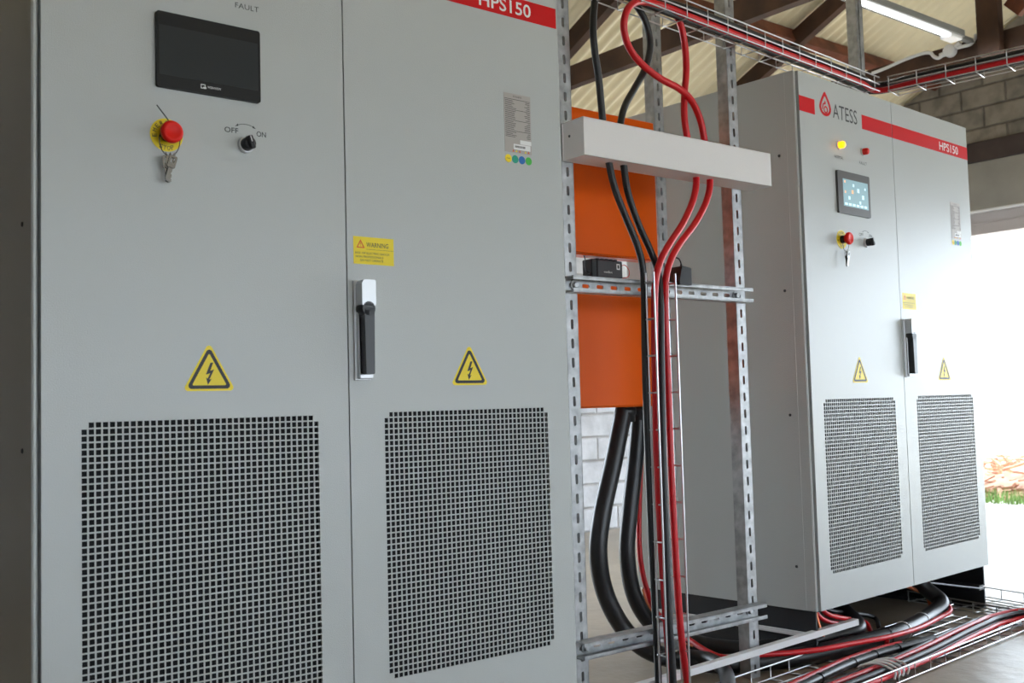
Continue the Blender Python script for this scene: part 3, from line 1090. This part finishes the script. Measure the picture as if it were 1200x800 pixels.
cable('cable', tray_run(.012, .56) + px([(786, 10, .028), (766, 4, .02), (748, 2, .01), (736, 10, .005), (731, 30, .01), (736, 53, .02), (751, 74, .035), (774, 92, .045), (796, 104, .052), (811, 119, .058), (821, 142, .065), (826, 168, .067),
                      (829, 190, .067), (832, 213, .066), (828, 235, .056), (815, 261, .048), (797, 285, .042), (786, 305, .042), (780, 330, .042), (780, 380, .042), (783, 450, .042), (786, 540, .042), (791, 640, .042), (797, 730, .042), (804, 790, .040), (812, 840, .04)]), .0098, 'cable_red',
      'red power cable making the loop above the white trunking', 'cable', 'red power cables through the trunking', ties=((.60, 'black'),))
cable('cable', tray_run(.034, .62, .034) + px([(795, 10, .050), (787, 12, .050), (793, 19, .052), (799, 34, .060), (803, 58, .066), (804, 85, .067), (802, 112, .068), (802, 138, .068), (806, 165, .067),
                      (811, 190, .067), (816, 211, .066), (812, 235, .054), (800, 262, .042), (785, 285, .034), (774, 306, .030), (768, 332, .032), (767, 380, .034), (768, 450, .036), (770, 540, .036), (775, 640, .036), (781, 730, .036), (786, 785, .036), (790, 840, .04)]), .0098, 'cable_red',
      'straighter red power cable hanging inside the red loop', 'cable', 'red power cables through the trunking')

# vertical wire basket
def basket(name, A, B, side, upv, w, h, label, n_bottom=5, walls=2, pitch=.1, r=.0022, near_lines=2, far_lines=2, far_h=None):
    far_h = far_h or h
    """A->B along the tray on its near lower corner, side = unit vector across, upv = direction of the walls"""
    A = Vector(A); B = Vector(B); side = Vector(side).normalized(); upv = Vector(upv).normalized()
    d = (B - A).normalized(); L = (B - A).length
    t = thing(name, label, 'cable tray', A)
    q = MB(); q.X = Matrix.Translation(-A)
    for i in range(n_bottom):
        o = side * (w * i / (n_bottom - 1))
        q.tube([A + o, B + o], r, 'wire', 6, False)
    for k in range(1, near_lines):
        o = upv * (h * k / (near_lines - 1)); q.tube([A + o, B + o], r * 1.15, 'wire', 6, False)
    for k in range(1, far_lines):
        o = side * w + upv * (far_h * k / (far_lines - 1)); q.tube([A + o, B + o], r * 1.15, 'wire', 6, False)
    q.build('longitudinal_wires', t)
    q = MB(); q.X = Matrix.Translation(-A)
    k = int(L / pitch)
    for i in range(k + 1):
        p = A + d * min(L - .002, i * pitch + .004)
        q.tube([p + upv * h, p - upv * r, p + side * w - upv * r, p + side * w + upv * far_h], r * .95, 'wire', 6, False)
    q.build('cross_wires', t)
    return t


yb_ = YP - .070
va = Vector((onY(757, 335, yb_).x, yb_, .055)); vb = Vector((va.x, yb_, onY(757, 320, yb_).z))
basket('wire_basket_tray', va, vb, (1, 0, 0), (0, -1, 0), .085, .030, 'upright narrow wire basket holding red and black cables in front of the orange box', n_bottom=3, r=.0028)

# ================================================================== OVERHEAD BASKET TRAY
basket('overhead_wire_tray', n1, n2, sd, (0, 0, 1), .088, .050, 'overhead wire basket tray crossing the posts towards the right cabinet', n_bottom=3, near_lines=3, far_lines=2, r=.0021, far_h=.028)
basket('overhead_wire_tray', m1, m2, sm, (0, 0, 1), .088, .050, 'overhead wire basket tray turning above the right cabinet to the right edge', n_bottom=3, near_lines=3, far_lines=2, r=.0021, far_h=.028)
# hanger
hp = onY(1010, 84, .30)
hx, hy = hp.x, hp.y
q = MB()
zt_ = roofz(hy) - .02
q.box((-.0205, 0, 0), (.0205, .0025, zt_ - ZT_), 'galv')
for s_ in (-1, 1):
    q.box((s_ * .0205 - .00125, 0, 0), (s_ * .0205 + .00125, .041, zt_ - ZT_), 'galv')
    q.box((s_ * .0205, .0385, 0), (s_ * .0115, .041, zt_ - ZT_), 'galv')
q.box((-.006, -.004, 0), (.006, 0, zt_ - ZT_), 'galv')
o = q.build('tray_hanger'); o.location = (hx, hy, ZT_)
tag(o, 'grey strut hanger from the roof down to the overhead tray corner', 'hanger strut')

# ================================================================== LAMP AND ITS WIRING
ln = thing('batten_lamp', 'lit batten lamp hung under the corrugated roof by the right truss', 'lamp', (4.96, .935, 2.75))
q = MB()
q.box((-1.25, -.02, .0), (0, .062, .04), 'fix', .004)
q.build('housing', ln)
q = MB()
q.box((-1.22, -.008, -.016), (-.12, .022, -.001), 'tube_on', .004)
q.build('light_tube', ln)['label'] = 'glowing white tube'
q = MB()
for k in range(7):
    q.lathe((-1.15 + k * .05, .045, .0), (0, 0, -1), [(0, .007), (.003, .006)], 'ink', 10)
q.box((-.14, -.02, -.022), (-.03, .05, 0), 'pvc', .004)
q.build('end_piece', ln)
q = MB()
q.box((-.02, .01, .008), (.172, .045, .030), 'fix', .002)
q.bar((-1.0, .04, .05), (-1.0, .04, roofz(.985) - 2.76 - .02), .012, .012, 'fix', up=(0, 1, 0))
q.build('drop_rod', ln)
ld = bpy.data.lights.new('lamp_light', 'AREA')
ld.shape = 'RECTANGLE'; ld.size = 1.1; ld.size_y = .05; ld.energy = 14; ld.color = (.95, .98, 1)
lo = bpy.data.objects.new('lamp_light', ld); COL.objects.link(lo); lo.parent = ln; lo.location = (-.67, .016, -.022)

xj = 5.16 - .029
jb = onX(1115, 60, xj)
t = thing('junction_box', 'white round junction box on the timber chord below the lamp end', 'junction box', (xj, jb.y, jb.z))
q = MB(); q.lathe((0, 0, 0), (-1, 0, 0), [(0, .036), (.03, .036), (.036, .031)], 'pvc', 24); q.build('box_body', t)
q = MB()
q.lathe((-.016, .03, -.010), (0, 1, -.1), [(0, .014), (.03, .014)], 'pvc', 12)
q.lathe((-.016, -.03, .014), (0, -1, .45), [(0, .014), (.035, .014)], 'pvc', 12)
q.build('spout', t)
q = MB()
pts = [onX(u, v, xj - .018) for u, v in ((1107, 63), (1100, 68), (1094, 66), (1090, 62), (1080, 63), (1060, 70), (1040, 79), (1022, 86))]
q.tube(pts, .010, 'pvc', 8)
o = q.build('surface_conduit'); tag(o, 'thin white conduit running left from the junction box along the chord', 'conduit')
q = MB()
pts = [onX(u, v, xj - .018) for u, v in ((1122, 56), (1130, 54), (1137, 52), (1142, 46), (1144, 40))]
q.tube(pts, .010, 'pvc', 8)
o = q.build('surface_conduit'); tag(o, 'short white conduit curling up from the junction box to the timber post', 'conduit')

# ================================================================== SMALL DEVICES
# router standing on the lower orange enclosure
rp_ = onY(695, 322, .47)
SR = Matrix.Diagonal((.88, .88, .92, 1))
t = thing('network_router', 'small dark grey router standing on the lower orange enclosure', 'router', (rp_.x, .475, 1.2255))
q = MB()
q.X = SR
q.box((0, 0, 0), (.025, .05, .062), 'black', .003)
q.box((.024, -.004, 0), (.150, .05, .060), mat('dark_grey_plastic', (.055, .055, .062), .5), .004)
q.build('router_body', t)
q = MB(); q.X = SR
q.box((.118, -.0046, .030), (.134, -.0038, .050), 'white_vinyl')
q.box((.122, -.0050, .034), (.130, -.0045, .046), 'ink')
q.text('modbus', .055, .095, .016, .024, -.0046, 'white_vinyl')
q.build('router_label', t)
q = MB(); q.X = SR
for k in range(5): q.box((.035 + k * .022, .01, .06), (.048 + k * .022, .03, .067), 'black', .001)
q.build('terminal', t)
q = MB(); q.X = SR
q.tube([(.002, .01, .012), (-.02, .0, .014), (-.034, -.002, .03), (-.03, 0, .055), (-.036, 0, .07)], .0022, 'black', 6)
q.tube([(.148, .01, .045), (.165, .0, .048), (.185, 0, .03), (.180, 0, .01), (.150, 0, .002)], .0014, 'cable_red', 6)
q.build('lead', t)
# black adapter hanging behind the upper rail
ap = onY(799, 322, .135)
t = thing('power_adapter', 'black plug-in power adapter standing on the upper rail', 'power adapter', (ap.x, .14, 1.164))
q = MB()
q.prism(round_poly([(-.028, 0), (.022, 0), (.022, .050), (-.016, .055), (-.028, .012)], .004), -.022, .022, 'black')
q.build('adapter_body', t)
q = MB()
q.tube([(.004, 0, .050), (.003, 0, .066), (-.006, 0, .078), (-.022, .004, .082)], .0022, 'black', 6)
q.lathe((.004, 0, .048), (0, 0, 1), [(0, .005), (.014, .003)], 'black', 10)
q.build('lead', t)

# ================================================================== FLOOR TRAY AND CABLES
A0 = Vector((1.30, -.243, .006)); d0 = Vector((1, .079, 0)).normalized()
B0 = A0 + d0 * 2.02
s0 = Vector((-d0.y, d0.x, 0))
basket('floor_wire_tray', A0, B0, s0, (0, 0, 1), .30, .038, 'wide wire basket tray lying on the concrete floor before the right cabinet', n_bottom=7, r=.0026)
A1 = Vector((3.70, .42, .012)); B1 = Vector((3.36, -1.6, .012))
d1_ = (B1 - A1).normalized(); s1 = Vector((d1_.y, -d1_.x, 0))
basket('floor_wire_tray', A1, B1, s1, (0, 0, 1), .30, .038, 'second floor wire tray crossing the end of the first at the right edge', n_bottom=7, r=.0026)
# bunch of cables
labs = ['outermost', 'second', 'third', 'fourth', 'fifth', 'sixth']
for i in range(8):
    o1 = .018 + (i % 6) * .017
    zz = .020 + (0 if i < 6 else .016)
    if i >= 6: o1 = .03 + (i - 6) * .03
    p = [A0 + d0 * x + s0 * (o1 + dy) + Vector((0, 0, zz)) for x, dy in ((.35, 0), (.7, 0), (1.0, .0), (1.3, .01), (1.6, .035), (1.78, .045))]
    e0 = Vector((3.30 + .0 * i, .00, zz + .01))
    p += [Vector((3.20, -.045 + o1, zz + .006)), Vector((3.32 + o1 * .6, -.085 + o1 * .8, zz + .012)), Vector((3.365 + o1, -.24, zz + .014)), Vector((3.29 + o1, -.70, zz + .012)), Vector((3.18 + o1, -1.35, zz + .012))]
    red = i in (0, 2, 4, 7)
    nm = 'red' if red else 'black'
    cable('cable', p, .0082, 'cable_red' if red else 'cable_black', '%s cable in the bunch strapped along the floor tray, %s' % (nm, ['nearest the camera', 'second in the row', 'third in the row', 'fourth in the row', 'fifth in the row', 'farthest in the row', 'on top near the edge', 'on top farther in'][i]), 'cable',
          'cable bunch in the floor tray', 8)
for k, xx in enumerate((.985, 1.010, 1.035, 1.065)):
    q = MB()
    c = A0 + d0 * xx
    pts = [c + s0 * .004 + Vector((0, 0, .012)), c + s0 * .002 + Vector((0, 0, .034)), c + s0 * .05 + Vector((0, 0, .048)), c + s0 * .108 + Vector((0, 0, .034)), c + s0 * .112 + Vector((0, 0, .012))]
    q.tube(pts, .0036, 'white_vinyl', 6)
    o = q.build('cable_tie'); tag(o, 'white cable tie over the floor tray bunch, %s' % ['first from the left of the four', 'second from the left of the four', 'third from the left of the four', 'rightmost of the four'][k], 'cable tie', 'white ties over the floor bunch')
# middle pair ending in the tray
mp = [onZ(u, v, .028) for u, v in ((880, 828), (935, 806), (965, 792), (1000, 776), (1035, 764), (1065, 756), (1094, 748))]
cable('cable', mp, .0135, 'conduit', 'dark cable with black ties lying in the middle of the floor tray', 'cable', None, 12, ties=((.32, 'black'), (.5, 'black'), (.62, 'black'), (.78, 'black')))
cable('cable', [Vector(p) + Vector((-.01, .023, .004)) for p in mp[:-1]], .0095, 'cable_red', 'red cable tied to the dark one in the middle of the floor tray', 'cable', None, 10)
cable('earth_wire', [onZ(u, v, .017) for u, v in ((930, 822), (975, 800), (1010, 786), (1045, 774), (1070, 768))], .0055, 'copper', 'bare copper earth wire lying in the floor tray', 'wire', None, 8)
# conduit end near the bottom
cable('conduit', [onZ(770, 772, .05), onZ(800, 769, .05), onZ(832, 773, .05), onZ(850, 787, .045), onZ(853, 815, .04), onZ(845, 850, .035)], .022, 'conduit', 'black conduit bending toward the bottom edge under the white strip', 'conduit', None, 14)
# red cables under the right cabinet
cable('cable', [C2 @ Vector((.11, .10, .20)), C2 @ Vector((.11, .07, .12)), onZ(1003, 735, .04), onZ(1018, 748, .03), onZ(1042, 752, .025)], .008, 'cable_red', 'red cable dropping from under the right cabinet by its corner', 'cable', 'cables dropping under the right cabinet', 8)
cable('cable', [C2 @ Vector((.19, .14, .20)), C2 @ Vector((.19, .10, .12)), onZ(1012, 728, .05), onZ(1025, 743, .03), onZ(1060, 742, .025)], .008, 'cable_red', 'red cable dropping under the right cabinet, second from its corner', 'cable', 'cables dropping under the right cabinet', 8)
cable('cable', [C2 @ Vector((.26, .20, .20)), C2 @ Vector((.26, .16, .12)), onZ(1022, 722, .05), onZ(1034, 738, .03), onZ(1075, 734, .025)], .008, 'cable_black', 'black cable dropping under the right cabinet beside the red ones', 'cable', 'cables dropping under the right cabinet', 8)
cable('earth_wire', [C2 @ Vector((.04, .05, .18)), C2 @ Vector((.045, .04, .12)), C2 @ Vector((.055, .03, .075))], .005, 'copper', 'copper wire end hanging at the near corner of the right cabinet', 'wire', None, 8)
cable('earth_wire', [C2 @ Vector((.62, .20, .20)), onZ(1083, 695, .09), onZ(1088, 702, .07), onZ(1092, 716, .03)], .007, 'copper', 'copper wire dropping beside the big conduit under the right cabinet', 'wire', None, 8)

# white strip in front
q = MB()
a = onZ(740, 807, .075); c = onZ(1003, 728, .100)
q.bar(a, c, .022, .019, 'pvc')
o = q.build('trunking_length'); tag(o, 'long white plastic trunking strip leaning across the conduits in the foreground', 'trunking')
